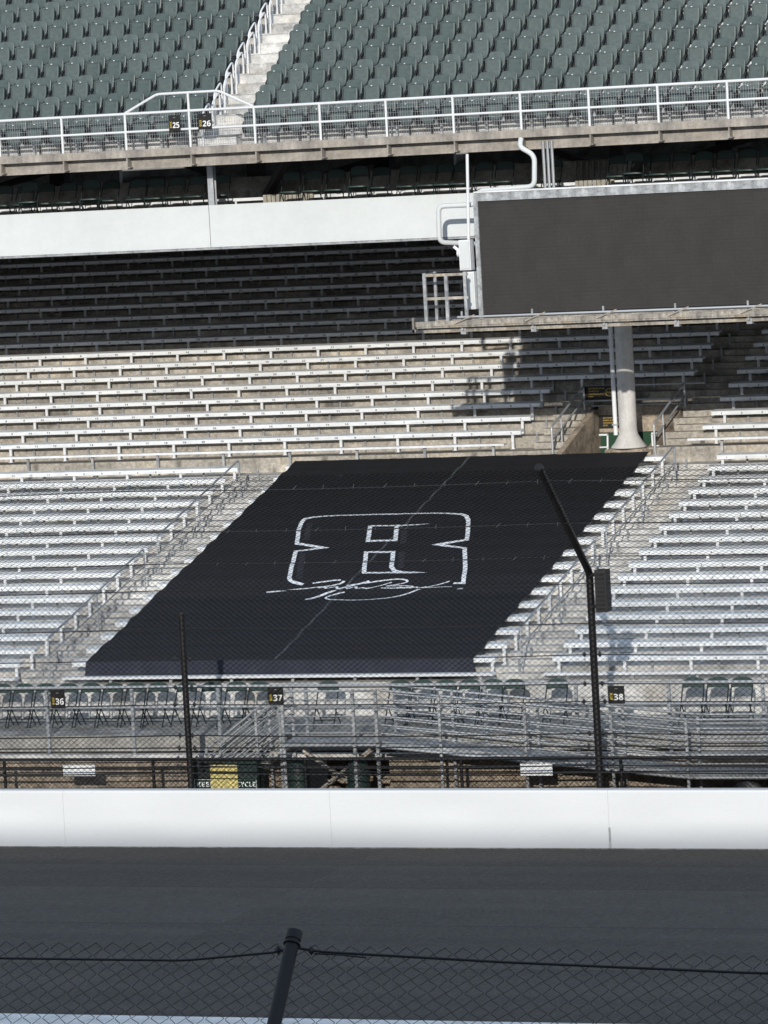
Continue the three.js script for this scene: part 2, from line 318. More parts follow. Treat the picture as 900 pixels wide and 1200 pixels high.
// ------------------------------------------------------------------ banner with its print
{
  const bx0 = -8.47, bx1 = .12, bz0 = -5.2, bz1 = -17.55, W = 1400, H = 2000;
  const X = x => (x - bx0) / (bx1 - bx0) * W, Z = z => (z - bz1) / (bz0 - bz1) * H;
  const kx = W / (bx1 - bx0), kz = H / (bz0 - bz1);
  const tex = canvas(W, H, (g) => {
    g.fillStyle = '#18181c'; g.fillRect(0, 0, W, H);
    const a = tileNoise(0, 30, 61), b = tileNoise(0, 300, 62); const im = g.getImageData(0, 0, W, H);
    for (let j = 0; j < H; j++) for (let i = 0; i < W; i++) { const q = (j * W + i) * 4, k = 1 + (a(i / W, j / H) - .5) * .16 + (b(i / W, j / H) - .5) * .1; for (let c = 0; c < 3; c++) im.data[q + c] *= k; }
    g.putImageData(im, 0, 0);
    g.lineJoin = 'miter'; g.miterLimit = 12; g.lineCap = 'butt';
    const stroke = (pts, w, col, smooth) => { // widths in metres
      g.strokeStyle = col; g.save(); g.scale(1, kz / kx); g.lineWidth = w * kx; g.beginPath();
      const q = pts.map(([x, z]) => [X(x), Z(z) * kx / kz]);
      g.moveTo(q[0][0], q[0][1]);
      if (smooth) { for (let i = 1; i < q.length - 1; i++) g.quadraticCurveTo(q[i][0], q[i][1], (q[i][0] + q[i + 1][0]) / 2, (q[i][1] + q[i + 1][1]) / 2); g.lineTo(...q[q.length - 1]); }
      else for (let i = 1; i < q.length; i++) g.lineTo(q[i][0], q[i][1]);
      g.stroke(); g.restore();
    };
    const grey = '#2c2d33', wh = '#e6eaee';
    for (const s of [[[-6.55, -13.37], [-6.19, -12.23]], [[-5.99, -11.46], [-5.45, -9.87]], [[-4.07, -12.74], [-3.82, -11.97]], [[-3.64, -11.4], [-3.33, -10.45]]]) stroke(s, .14, grey);
    stroke([[-4.18, -17.5], [-4.23, -5.2]], .05, '#4b4e50');
    stroke([[-5.26, -9.59], [-5.51, -9.69], [-5.63, -9.79], [-5.7, -9.92], [-5.94, -10.7], [-6.2, -11.6], [-5.62, -11.81], [-6.33, -12.04], [-6.64, -12.94], [-6.76, -13.38], [-6.75, -13.61], [-6.6, -13.72], [-6.24, -13.8], [-5.51, -13.82], [-4.84, -13.82], [-3.97, -13.83], [-3.37, -13.78], [-3.08, -13.7], [-2.9, -13.57], [-2.78, -13.36], [-2.58, -12.75], [-2.38, -12.07], [-2.97, -11.85], [-2.26, -11.62], [-1.89, -10.54], [-1.57, -9.49], [-1.79, -9.48]], .098, wh);
    stroke([[-3.95, -13.14], [-4.12, -13.11], [-4.3, -13.05], [-4.33, -12.97], [-4.05, -12.12], [-4.69, -12.11], [-4.99, -13.08], [-4.31, -13.09]], .1, wh);
    stroke([[-2.95, -10.2], [-3.13, -10.21], [-3.42, -10.31], [-3.56, -10.5], [-3.84, -11.4], [-4.48, -11.42], [-4.09, -10.22], [-3.13, -10.21]], .1, wh);
    const taper = (pts, w) => { g.fillStyle = wh; g.beginPath(); g.moveTo(X(pts[0][0]), Z(pts[0][1]) - w * kz); g.lineTo(X(pts[1][0]), Z(pts[1][1])); g.lineTo(X(pts[0][0]), Z(pts[0][1]) + w * kz); g.fill(); };
    taper([[-3.95, -13.14], [-3.6, -13.2]], .05); taper([[-2.95, -10.2], [-2.6, -10.17]], .05);
    const sig = [
      [[-5.9, -9.09], [-5.17, -9.24], [-4.41, -9.53], [-4.35, -9.71]], [[-5.05, -9.62], [-4.74, -9.72], [-4.45, -9.76]], [[-4.87, -8.68], [-4.52, -8.91], [-4.18, -9.39], [-3.77, -9.69]],
      [[-4.8, -9.3], [-4.62, -9.4], [-4.64, -9.23], [-4.38, -9.44], [-4.38, -9.22], [-4.15, -9.34]], [[-4.15, -9.34], [-4.14, -9.16], [-3.94, -9.42], [-3.92, -9.2], [-3.74, -9.33], [-3.76, -9.22], [-3.54, -9.28]],
      [[-3.7, -9.15], [-3.43, -9.47], [-3.23, -9.62]], [[-4.22, -9.48], [-3.6, -9.68], [-3.11, -9.78], [-2.86, -9.68], [-2.93, -9.52], [-3.39, -9.36], [-2.84, -9.39], [-2.59, -9.29], [-2.81, -9.19], [-3.34, -9.23]],
      [[-3.07, -9.19], [-2.85, -9.3], [-2.9, -9.19], [-2.68, -9.29], [-2.71, -9.18], [-2.51, -9.29], [-2.54, -9.15], [-2.33, -9.28]], [[-2.41, -9.15], [-2.19, -9.36], [-1.92, -9.62]], [[-2.31, -9.21], [-1.75, -9.25]],
      [[-4.09, -9.03], [-4.42, -8.86], [-4.44, -8.73], [-4.14, -8.59], [-3.45, -8.57], [-2.83, -8.74], [-2.5, -9.02], [-2.33, -9.28]]];
    sig.forEach((s, i) => stroke(s, [.075, .06, .085, .06, .055, .05, .055, .05, .055, .03, .055][i], wh, true));
    stroke([[-1.59, -9.12], [-1.46, -9.12]], .07, '#a9adb3');
  });
  const t = thing('banner', 'huge black banner with white outlined 8 and signature draped over lower benches', 'banner');
  const nx = 90, rows = []; // profile from the hem at the bottom to the far edge
  const base = z => 3.062 + (-5.26 - z) * .25414;
  const nz = 17 * 10; for (let j = 0; j <= nz; j++) { const z = -5.22 + (bz1 + 5.22) * j / nz; rows.push({ z, y: null, zt: z }); }
  const pos = [], uv = [], idx = []; const w1 = tileNoise(0, 24, 71), w2 = tileNoise(0, 60, 72);
  rows.forEach((r, j) => { for (let i = 0; i <= nx; i++) {
    const s = i / nx; let x = bx0 + (bx1 - bx0) * s, y = r.y, z = r.z;
    if (y === null) {
      const k = (-5.26 - z) / .7484, f = k - Math.floor(k); const sag = f < .36 ? 0 : Math.sin((f - .36) / .64 * Math.PI);
      y = base(z) + .004 + (f < .36 ? f * .04 * (1 - f / .36) : 0) - sag * (.014 + .016 * w1(s * .8, k * .06)) + (w2(s, (k / 17) % 1) - .5) * .010;
      if (k > 16.4) y -= (k - 16.4) * .04;
      x += (w1(k * .05, .3) - .5) * .05 * (s - .5) * 2;
    }
    pos.push(x, y, z); uv.push(s, 1 - (r.zt - bz1) / (bz0 - bz1));
  } });
  for (let j = 0; j < rows.length - 1; j++) for (let i = 0; i < nx; i++) { const a = j * (nx + 1) + i; idx.push(a, a + 1, a + nx + 2, a, a + nx + 2, a + nx + 1); }
  const g = new THREE.BufferGeometry(); g.setAttribute('position', new THREE.Float32BufferAttribute(pos, 3)); g.setAttribute('uv', new THREE.Float32BufferAttribute(uv, 2)); g.setIndex(idx); g.computeVertexNormals();
  part('cloth', g, std({ map: tex, roughness: .75, side: THREE.DoubleSide }), t);
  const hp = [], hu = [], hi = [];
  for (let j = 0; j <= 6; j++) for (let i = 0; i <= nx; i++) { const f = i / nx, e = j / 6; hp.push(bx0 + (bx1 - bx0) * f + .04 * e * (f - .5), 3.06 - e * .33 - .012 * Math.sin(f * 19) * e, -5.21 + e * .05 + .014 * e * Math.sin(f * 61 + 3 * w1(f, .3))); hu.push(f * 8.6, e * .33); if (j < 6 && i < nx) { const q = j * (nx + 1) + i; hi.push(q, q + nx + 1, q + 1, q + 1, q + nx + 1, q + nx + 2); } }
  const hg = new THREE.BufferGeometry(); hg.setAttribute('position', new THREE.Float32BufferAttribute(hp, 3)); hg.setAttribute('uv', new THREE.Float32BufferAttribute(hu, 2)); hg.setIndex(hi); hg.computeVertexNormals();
  part('hem', hg, std({ map: grime([.135, .15, .205], .2, 38, 1.4), roughness: .7, side: THREE.DoubleSide }), t).userData = { label: 'hanging front of the banner, coloured lighter navy to imitate sun on it' };  // lighter navy than the cloth: sun on the hanging front put into its colour
}

// ------------------------------------------------------------------ stair handrails, lower tier
function aisleRail(x, z0, z1, label) {
  const t = thing('stair_handrail', label, 'handrail'); const Y = z => 2.66 + (-5.26 - z) * .2542 + .05;
  part('rail', pipe([V(x, Y(z0) + .5, z0 + .02), V(x, Y(z0) + .88, z0), V(x, Y(z1) + .88, z1), V(x, Y(z1) + .5, z1 - .02)], .021, .06, 6), M.railGrey, t);
  const n = Math.round((z0 - z1) / 2.4); for (let i = 0; i <= n; i++) { const z = z0 + (z1 - z0) * i / n; part('post', bar(V(x, Y(z) - .12, z), V(x, Y(z) + .86, z), .016), M.railGrey, t); }
  part('lower_rail', bar(V(x, Y(z0) + .5, z0), V(x, Y(z1) + .5, z1), .014), M.railGrey, t);
}
aisleRail(-9.3, -5.2, -10.4, 'grey pipe handrail on lower half of the stair between sign 36 benches and banner');
aisleRail(-9.3, -11.2, -16.1, 'grey pipe handrail on upper half of the stair between sign 36 benches and banner');
aisleRail(1.1, -5.4, -10.4, 'grey pipe handrail on lower half of the stair between banner and sign 38 benches');
aisleRail(1.1, -11.2, -16.3, 'grey pipe handrail on upper half of the stair between banner and sign 38 benches');

// ------------------------------------------------------------------ stairwell handrails, signs, column
function wellRail(x, label) {
  const t = thing('stairwell_handrail', label, 'handrail');
  part('rail', pipe([V(x, 5.95, -18.25), V(x, 6.75, -18.25), V(x, 7.5, -20.7), V(x, 6.95, -20.72)], .026, .08), M.alu, t);
  part('lower_rail', bar(V(x, 6.45, -18.25), V(x, 7.2, -20.7), .022), M.alu, t);
  part('post', bar(V(x, 6.1, -18.95), V(x, 6.95, -18.95), .022), M.alu, t);
}
wellRail(-2.42, 'sloping pipe handrail beside the kick plank at the stairwell');
wellRail(.03, 'sloping pipe handrail on the stair side of the stairwell');
{
  const t = thing('guard_rail', 'pipe guard rail along the back of the stairwell opening', 'railing');
  part('rail', bar(V(-2.42, 7.49, -20.8), V(.5, 7.49, -20.8), .026), M.alu, t);
  part('rail', bar(V(-2.42, 7.15, -20.8), V(.05, 7.15, -20.8), .026), M.alu, t);
}
function padSign(x0, x1, y0, y1, z, label) {
  const tex = canvas(256, 128, (g) => {
    g.fillStyle = '#131211'; g.fillRect(0, 0, 256, 128); g.fillStyle = '#c9a94f'; g.font = 'bold 19px sans-serif';
    ['SECTIONS 17-19', 'ROWS A-P', 'CONCESSIONS 30-37', 'EXIT'].forEach((s, i) => g.fillText(s, 34, 30 + i * 26, 132)); g.fillText('◄', 8, 56);
    g.strokeStyle = '#c9a94f'; g.lineWidth = 5; g.beginPath(); g.arc(210, 64, 36, 0, 7); g.stroke(); g.font = 'bold 30px sans-serif'; g.textAlign = 'center'; g.fillText('PAD', 210, 75);
  });
  const t = thing('direction_sign', label, 'sign');
  part('panel', bx(x0, x1, y0, y1, z - .03, z), M.black, t);
  const f = new THREE.PlaneGeometry(x1 - x0 - .01, y1 - y0 - .01); f.translate((x0 + x1) / 2, (y0 + y1) / 2, z + .003); part('print', f, std({ map: tex, roughness: .6 }), t);
}
padSign(-2.43, -1.66, 7.18, 7.5, -20.75, 'black PAD sign with gold lettering hung on the upper guard rail');
padSign(-2.17, -1.44, 6.49, 6.79, -20.96, 'black PAD sign with gold lettering on the stairwell wall under the rail');
{
  const t = thing('support_column', 'round pale steel column with flared foot standing in the stairwell front', 'column', [-.73, 0, -18.7]);
  const pr = [[.0, 6.19], [.41, 6.19], [.41, 6.23], [.33, 6.32], [.27, 6.42], [.225, 6.5], [.205, 6.62], [.205, 11.26]].map(([r, y]) => new THREE.Vector2(r, y));
  const cg = new THREE.LatheGeometry(pr, 32); const u = cg.attributes.uv; for (let i = 0; i < u.count; i++) u.setXY(i, u.getX(i) * 1.3, cg.attributes.position.getY(i));
  part('shaft', cg, std({ map: grime([.80, .79, .775], .1, 35, 2.2, .4), roughness: .6 }), t);
  part('pedestal', bx(-.48, .5, 5.7, 6.187, -.45, .32), M.tan, t);
  part('drain_pipe', pipe([V(-.27, 6.5, .1), V(-.27, 11.25, .1)], .05, .1, 12), M.white, t);
  part('clamp', bx(-.33, -.2, 6.72, 6.76, .04, .165), M.galv, t);
}
for (const [x, m, l] of [[-1.18, -.12, 'white metal stand beside the foot of the column, stairwell side'], [-.12, .1, 'white metal bracket frame beside the foot of the column, stair side']]) {
  const t = thing('metal_stand', l, 'stand');
  part('top_bar', bx(Math.min(x, x + m * 1.6), Math.max(x, x + m * 1.6), 6.5, 6.54, -18.6, -18.5), M.white, t);
  part('leg', beam(V(x, 6.5, -18.55), V(x + m * .2, 5.9, -18.55), .035, .035), M.white, t);
  part('lower_bar', bx(Math.min(x, x + m * 1.6), Math.max(x, x + m * 1.6), 6.22, 6.25, -18.6, -18.5), M.white, t);
}

// ------------------------------------------------------------------ box chairs, rail, signs
const domeBack = (() => { const s = new THREE.Shape(); s.moveTo(-.215, 0); s.lineTo(-.215, .08); s.bezierCurveTo(-.205, .16, -.14, .2, 0, .2); s.bezierCurveTo(.14, .2, .205, .16, .215, .08); s.lineTo(.215, 0); s.quadraticCurveTo(0, .03, -.215, 0); return new THREE.ExtrudeGeometry(s, { depth: .02, bevelEnabled: true, bevelSize: .006, bevelThickness: .006, bevelSegments: 1, curveSegments: 6 }).rotateX(-.15).translate(0, .67, -.19); })();
const seatPad = (() => { const s = new THREE.Shape(); s.moveTo(-.19, -.2); s.lineTo(.19, -.2); s.quadraticCurveTo(.215, 0, .2, .16); s.quadraticCurveTo(.16, .21, 0, .21); s.quadraticCurveTo(-.16, .21, -.2, .16); s.quadraticCurveTo(-.215, 0, -.19, -.2); return new THREE.ExtrudeGeometry(s, { depth: .025, bevelEnabled: true, bevelSize: .006, bevelThickness: .006, bevelSegments: 1, curveSegments: 5 }).rotateX(Math.PI / 2 - .13).translate(0, .40, 0); })();
const legF = [-1, 1].map(s => pipe([V(s * .22, 0, .24), V(s * .22, .42, -.02), V(s * .215, .72, -.17), V(s * .19, .83, -.2)], .0125, .05, 6));
const legR = [-1, 1].map(s => pipe([V(s * .195, 0, -.24), V(s * .195, .4, .08)], .0115, .05, 6));
const crossF = bar(V(-.22, .12, .17), V(.22, .12, .17), .01, 5), crossR = bar(V(-.195, .14, -.14), V(.195, .14, -.14), .01, 5);
function chair(x, y, z, turn, label, group) {
  const t = thing('folding_chair', label, 'chair', [x, y, z], group); t.rotation.y = turn;
  part('backrest', domeBack, M.chairGreen, t); part('seat', seatPad, M.chairGreen, t);
  for (const g of [...legF, ...legR]) part('leg', g, M.chairFrame, t);
  part('stretcher', crossF, M.chairFrame, t); part('stretcher', crossR, M.chairFrame, t);
}
for (const x of [-11.25, -10.75, -10.26, -9.76, -9.26, -8.76, -8.25, -7.74, -7.24, -6.72, -6.23]) chair(x, 1.92, -3.6, (rnd() - .5) * .05, 'dark green folding chair in the box row around sign 36', 'chairs around sign 36');
for (const x of [-5.6, -5.04, -4.5, -4.01]) chair(x, 1.92, -3.6, (rnd() - .5) * .05, 'dark green folding chair in the box row next to sign 37', 'chairs next to sign 37');
chair(-2.49, 1.92, -3.6, .03, 'dark green folding chair standing alone behind the metal landing', 'chairs behind the landing');
for (const x of [-.95, -.47, .04, .53, 1.02, 1.48]) chair(x, 1.92, -3.6, (rnd() - .5) * .05, 'dark green folding chair behind the top of the ramp railing', 'chairs behind the ramp');
chair(2.38, 1.92, -3.6, .02, 'single dark green folding chair behind the ramp, below the stair', 'single chair');
for (const x of [5.2, 5.7, 6.19]) chair(x, 1.92, -3.6, (rnd() - .5) * .04, 'dark green folding chair in the set of three beyond sign 38', 'chairs beyond sign 38');
{
  const t = thing('box_railing', 'grey pipe railing in front of the green box chairs', 'railing');
  for (const y of [2.89, 2.48]) part('rail', bar(V(-20, y, -2.28), V(12, y, -2.28), y > 2.7 ? .03 : .026, 8), M.alu, t);
  for (let k = -7; k < 10; k++) part('post', bx(-4.23 + k * 1.885 - .03, -4.23 + k * 1.885 + .03, 1.5, 2.88, -2.195, -2.135), M.railGrey, t);
}
function boxSign(x0, x1, y0, y1, z, num, label) {
  const tex = canvas(96, 112, (g) => {
    g.fillStyle = '#141312'; g.fillRect(0, 0, 96, 112); g.fillStyle = '#f1f1ee'; g.font = 'bold 58px sans-serif'; g.textAlign = 'center'; g.fillText(num, 62, 92, 62);
    g.fillStyle = '#c9ae3f'; g.save(); g.translate(26, 68); g.rotate(-Math.PI / 2); g.font = 'bold 24px sans-serif'; g.fillText('BOX', 0, 0, 52); g.restore(); g.fillStyle = '#8d8d88'; g.fillRect(40, 14, 18, 4);
  });
  const t = thing('box_sign', label, 'sign');
  part('panel', bx(x0, x1, y0, y1, z - .02, z), M.black, t);
  const f = new THREE.PlaneGeometry(x1 - x0 - .01, y1 - y0 - .01); f.translate((x0 + x1) / 2, (y0 + y1) / 2, z + .003); part('print', f, std({ map: tex, roughness: .6 }), t);
}
boxSign(-7.93, -7.62, 2.49, 2.85, -2.2, '36', 'black BOX 36 sign on pipe railing before the longest row of green chairs');
boxSign(-2.69, -2.37, 2.69, 3.03, -1.03, '37', 'black BOX 37 sign above the top of the metal stair');
boxSign(3.95, 4.28, 2.5, 2.84, -2.2, '38', 'black BOX 38 sign beside the bent fence post, above the ramp');

// ------------------------------------------------------------------ metal stair, landing and ramp in front of the platform
{
  const t = thing('metal_stair', 'galvanised metal stair with many sloping rail bars up to the landing', 'stair');
  const xa = -4.15, xb = -2.5, ya = .75, yb = 1.92;
  for (const z of [-1.15, -1.85]) {
    for (let k = 0; k < 6; k++) { const h = .18 + k * .165; part('rail_bar', bar(V(xa, ya + h, z), V(xb, yb + h, z), k === 5 ? .024 : .016), M.galv, t); }
    for (const x of [xa + .03, (xa + xb) / 2 + .3, xb - .02]) { const y = ya + (yb - ya) * (x - xa) / (xb - xa); part('post', bx(x - .025, x + .025, 0, y + 1.03, z - .03, z + .02), M.galv, t); }
  }
  for (let k = 0; k < 6; k++) part('tread', bx(xa + k * .275, xa + k * .275 + .27, ya + k * .195 - .04, ya + k * .195, -1.83, -1.17), M.galvOld, t);
}
{
  const t = thing('metal_landing', 'galvanised landing with rails between the stair and the ramp', 'platform');
  part('deck', bx(-2.48, -.42, 1.84, 1.92, -1.94, -1.1), M.galv, t);
  for (const z of [-1.12]) { for (let k = 0; k < 6; k++) part('rail_bar', bar(V(-2.45, 2.1 + k * .165, z), V(-.45, 2.1 + k * .165, z), k === 5 ? .024 : .013), M.galv, t); }
  for (const x of [-2.44, -.95, -.47]) part('post', bx(x - .03, x + .03, 0, 2.95, -1.15, -1.09), M.galv, t);
  for (const z of [-1.7, -1.3]) part('brace', beam(V(-2.3, .6, z), V(-.7, 1.75, z), .05, .05), M.galvOld, t);
  part('brace', beam(V(-.7, .7, -1.5), V(-2.2, 1.7, -1.5), .06, .06), M.galvOld, t);
}
{
  const t = thing('access_ramp', 'long galvanised access ramp with many rail bars below sign 38', 'ramp');
  const xa = -.4, xb = 5.85, xc = 13, fy = x => x < xb ? 1.92 - (x - xa) * .098 : 1.3;
  part('ramp_deck', prismX([[-1.9, 0], [-1.9, .08], [-1.15, .08], [-1.15, 0]], 0, 6.28).rotateZ(-Math.atan(.098)).translate(xa, 1.84, 0), M.galv, t);
  part('ramp_deck', bx(xb, xc, 1.22, 1.3, -1.9, -1.15), M.galv, t);
  for (const z of [-1.17, -1.9]) for (let k = 0; k < 6; k++) {
    const h = .16 + k * .17, r = k === 5 ? .026 : .017;
    part('rail_bar', pipe([V(xa, fy(xa) + h, z), V(xb, fy(xb) + h, z), V(xc, 1.3 + h, z)], r, .3, 6), M.galv, t);
  }
  for (const z of [-1.13, -1.93]) part('side_channel', pipe([V(xa, fy(xa) - .1, z), V(xb, fy(xb) - .1, z), V(xc, 1.2, z)], .045, .3, 4), M.galv, t);
  for (const x of [.85, 2.6, 4.35, 5.85, 7.6, 9.4]) for (const z of [-1.1, -1.86]) part('post', bx(x - .025, x + .025, 0, fy(x) + 1.03, z - .025, z + .025), M.galv, t);
}
// bins and barrels behind the barrier
{
  const t = thing('recycling_bin', 'dark recycling bin with yellow panel and KEEP RECYCLE print behind the barrier', 'bin', [-3.7, 0, -1.0]);
  part('body', [bx(-.72, -.06, 0, 1.5, -.35, 0), bx(-.74, -.04, 1.5, 1.56, -.37, .02)], M.binBlack, t);
  part('body', [bx(-.04, .7, 0, 1.44, -.35, 0), bx(-.06, .72, 1.44, 1.57, -.33, .02)], M.binGreen, t);
  part('yellow_panel', bx(-.28, .3, .98, 1.5, .035, .05), M.yellow, t);
  const tex = canvas(512, 96, g => { g.fillStyle = '#16332b'; g.fillRect(0, 0, 512, 96); g.strokeStyle = '#e8ece8'; g.lineWidth = 5; g.strokeRect(8, 8, 496, 90); g.fillStyle = '#f1f3f0'; g.font = 'bold 62px sans-serif'; g.fillText('KEEP', 20, 76, 150); g.fillText('RECYCLE', 280, 76, 220); });
  const f = new THREE.PlaneGeometry(1.36, .2); f.translate(.02, 1.12, .022); part('print', f, std({ map: tex, roughness: .5 }), t);
}
for (const [x, l] of [[-2.27, 'dark green ribbed barrel under the landing, stair side'], [-1.0, 'dark green ribbed barrel under the landing, ramp side']]) {
  const t = thing('barrel', l, 'barrel', [x, 0, -1.35]);
  const pr = [[.0, 0], [.21, 0], [.225, .1], [.215, .2], [.23, .3], [.22, .5], [.235, .6], [.222, .7], [.235, .9], [.225, 1.1], [.23, 1.3], [.2, 1.45], [.12, 1.54], [0, 1.56]].map(q => new THREE.Vector2(...q));
  part('drum', new THREE.LatheGeometry(pr, 20), M.binGreen, t);
}
for (const [x0, x1, y0, y1, l] of [[-7.12, -6.42, 1.3, 1.53, 'small blank white sign on the low fence near sign 36'], [2.55, 3.2, 1.29, 1.52, 'small blank white sign on the low fence below the ramp']]) {
  const t = thing('small_sign', l, 'sign'); part('panel', bx(x0, x1, y0, y1, -.855, -.84), M.white, t);
}
{
  const t = thing('dark_opening', 'black shape standing for the shade of a dark opening below the ramp', 'opening_shade', [7.0, 0, -1.2]);  // black shape painted in for the shade of an opening
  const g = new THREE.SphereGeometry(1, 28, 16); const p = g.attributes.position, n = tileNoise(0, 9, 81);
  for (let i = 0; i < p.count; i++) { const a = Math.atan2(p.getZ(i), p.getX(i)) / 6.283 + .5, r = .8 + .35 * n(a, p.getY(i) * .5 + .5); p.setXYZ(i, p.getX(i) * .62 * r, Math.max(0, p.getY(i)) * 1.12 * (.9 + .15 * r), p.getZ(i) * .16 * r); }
  g.computeVertexNormals(); part('dark_shape', g, M.black, t);
}
{ // low black fence behind the barrier
  const t = thing('low_fence', 'low black chain link fence directly behind the barrier wall', 'fence');
  part('top_rail', bar(V(-20, 1.62, -.9), V(13, 1.62, -.9), .033, 8), M.blackSteel, t);
  for (let x = -18.2; x < 12; x += 3.25) part('post', bar(V(x + .02, 0, -.9), V(x + .02, 1.6, -.9), .034, 8), M.blackSteel, t);
  const m = part('mesh', wireNet(-18, 12, [[.3, -.9], [1.6, -.9]], .085, .085, .0026), M.wire, t); m.userData = { kind: 'stuff' };
  for (const y of [1.47, 1.36]) part('tension_wire', bar(V(-20, y, -.9), V(13, y, -.9), .012, 5), M.cable, t);
}
// crossing straight wires over a bent profile [[y, z], ...]
function wireNet(x0, x1, prof, w, h, r) {
  const S = [0]; for (let i = 1; i < prof.length; i++) S.push(S[i - 1] + Math.hypot(prof[i][0] - prof[i - 1][0], prof[i][1] - prof[i - 1][1]));
  const T = S[S.length - 1], k = w / h, pos = [], nor = [];
  const at = (x, s, dz) => { let i = 1; while (i < S.length - 1 && s > S[i]) i++; const f = (s - S[i - 1]) / (S[i] - S[i - 1]); return V(x, prof[i - 1][0] + (prof[i][0] - prof[i - 1][0]) * f, prof[i - 1][1] + (prof[i][1] - prof[i - 1][1]) * f + dz); };
  const seg = (a, b) => { const d = b.clone().sub(a).normalize(), u = d.clone().cross(V(0, .31, .95)).normalize(), v = d.clone().cross(u);
    for (let q = 0; q < 3; q++) { const n = [0, 1].map(e => { const g = (q + e) / 3 * 6.28318; return u.clone().multiplyScalar(Math.cos(g)).addScaledVector(v, Math.sin(g)); });
      const P = [a.clone().addScaledVector(n[0], r), b.clone().addScaledVector(n[0], r), b.clone().addScaledVector(n[1], r), a.clone().addScaledVector(n[1], r)];
      for (const [i, j] of [[0, 0], [1, 0], [2, 1], [0, 0], [2, 1], [3, 1]]) { pos.push(P[i].x, P[i].y, P[i].z); nor.push(n[j].x, n[j].y, n[j].z); } } };
  for (const dir of [1, -1]) for (let c = x0 - T * k; c < x1 + T * k; c += w) {
    for (let i = 1; i < S.length; i++) {
      let sa = S[i - 1], sb = S[i], xa = c + dir * sa * k, xb = c + dir * sb * k;
      if (Math.max(xa, xb) < x0 || Math.min(xa, xb) > x1) continue;
      seg(at(xa, sa, dir * r), at(xb, sb, dir * r));
    }
  }
  const g = new THREE.BufferGeometry(); g.setAttribute('position', new THREE.Float32BufferAttribute(pos, 3)); g.setAttribute('normal', new THREE.Float32BufferAttribute(nor, 3));
  g.setAttribute('uv', new THREE.Float32BufferAttribute(new Float32Array(pos.length / 3 * 2), 2)); return g;
}
{ // tall catch fence on the barrier
  const t = thing('catch_fence', 'tall debris fence of black posts, cables and wire net above the barrier', 'fence');
  const kneeY = 5.24, tipY = 7.45, tipZ = 2.18, F = -.4;
  const m = part('wire_net', wireNet(-20, 12, [[1.1, F + .1], [kneeY, F + .1], [tipY, tipZ + .1]], .13, .1, .0037), M.wire, t); m.userData = { kind: 'stuff' };
  for (const [x, arm, r] of [[-4.17, 0, .062], [4.3, 1, .072], [-12.6, 1, .072], [12.8, 1, .072]]) {
    const p = part('post', arm ? pipe([V(x, .6, F), V(x, kneeY, F), V(x, tipY, tipZ)], r, .12, 12) : bar(V(x, .6, F), V(x, 4.5, F), r, 12), M.blackSteel, t);
    part('cap', arm ? bar(V(x, tipY - .01, tipZ - .02), V(x, tipY + .04, tipZ + .05), r + .012, 12) : bar(V(x, 4.48, F), V(x, 4.58, F), r + .012, 12), M.blackSteel, p);
  }
  const cabs = [[1.43, F], [1.57, F], [1.72, F], [1.93, F], [2.18, F], [2.79, F], [3.13, F], [3.69, F], [4.29, F], [5.05, F], [5.61, .02], [6.32, .87], [7.21, 1.9]];
  for (const [y, z] of cabs) {
    const pts = []; for (let x = -20; x <= 13; x += .7) { const nodes = [-20, -12.6, -4.17, 4.3, 12.8]; let i = 0; while (i < 3 && x > nodes[i + 1]) i++; const f = (x - nodes[i]) / (nodes[i + 1] - nodes[i]); pts.push(V(x, y - 4 * f * (1 - f) * (.03 + .02 * Math.sin(y * 9)), z + .08)); }
    part('cable', pipe(pts, y < 2.3 ? .014 : .0105, .01, 5), M.cable, t);
    if (y < 4 && y > 1.5) for (const x of [-4.17, 4.3]) for (const s of [-1, 1]) part('clamp', new THREE.OctahedronGeometry(.05).scale(1, 1.2, .7).translate(x + s * (.17 + .04 * Math.sin(y * 5)), y, z + .09), M.cable, t);
  }
  for (const [y, z] of [[5.61, .02], [6.32, .87], [7.21, 1.9]]) { const ties = []; for (let x = -19; x < 12; x += .61) ties.push(bar(V(x, y - .05, z + .1), V(x + .05 + .04 * Math.sin(x * 7), y + .03, z + .12), .0024, 4)); const q = part('wire_ties', ties, M.railGrey, t); q.userData = { kind: 'stuff' }; }
}
{
  const t = thing('loudspeaker', 'dark grey loudspeaker box clamped to the bent fence post', 'speaker', [4.58, 4.9, -.35]);
  part('cabinet', bx(-.13, .09, -.4, .4, -.18, .12), std({ map: grime([.14, .14, .145], .2, 36, .4), roughness: .7 }), t);
  const gs = []; for (let k = 0; k < 9; k++) gs.push(bx(-.11, .07, -.36 + k * .082, -.31 + k * .082, .121, .135)); part('grille', gs, M.blackSteel, t);
  for (const y of [-.3, .3]) part('bracket', bx(-.3, -.12, y - .03, y + .03, -.1, .02), M.blackSteel, t);
}

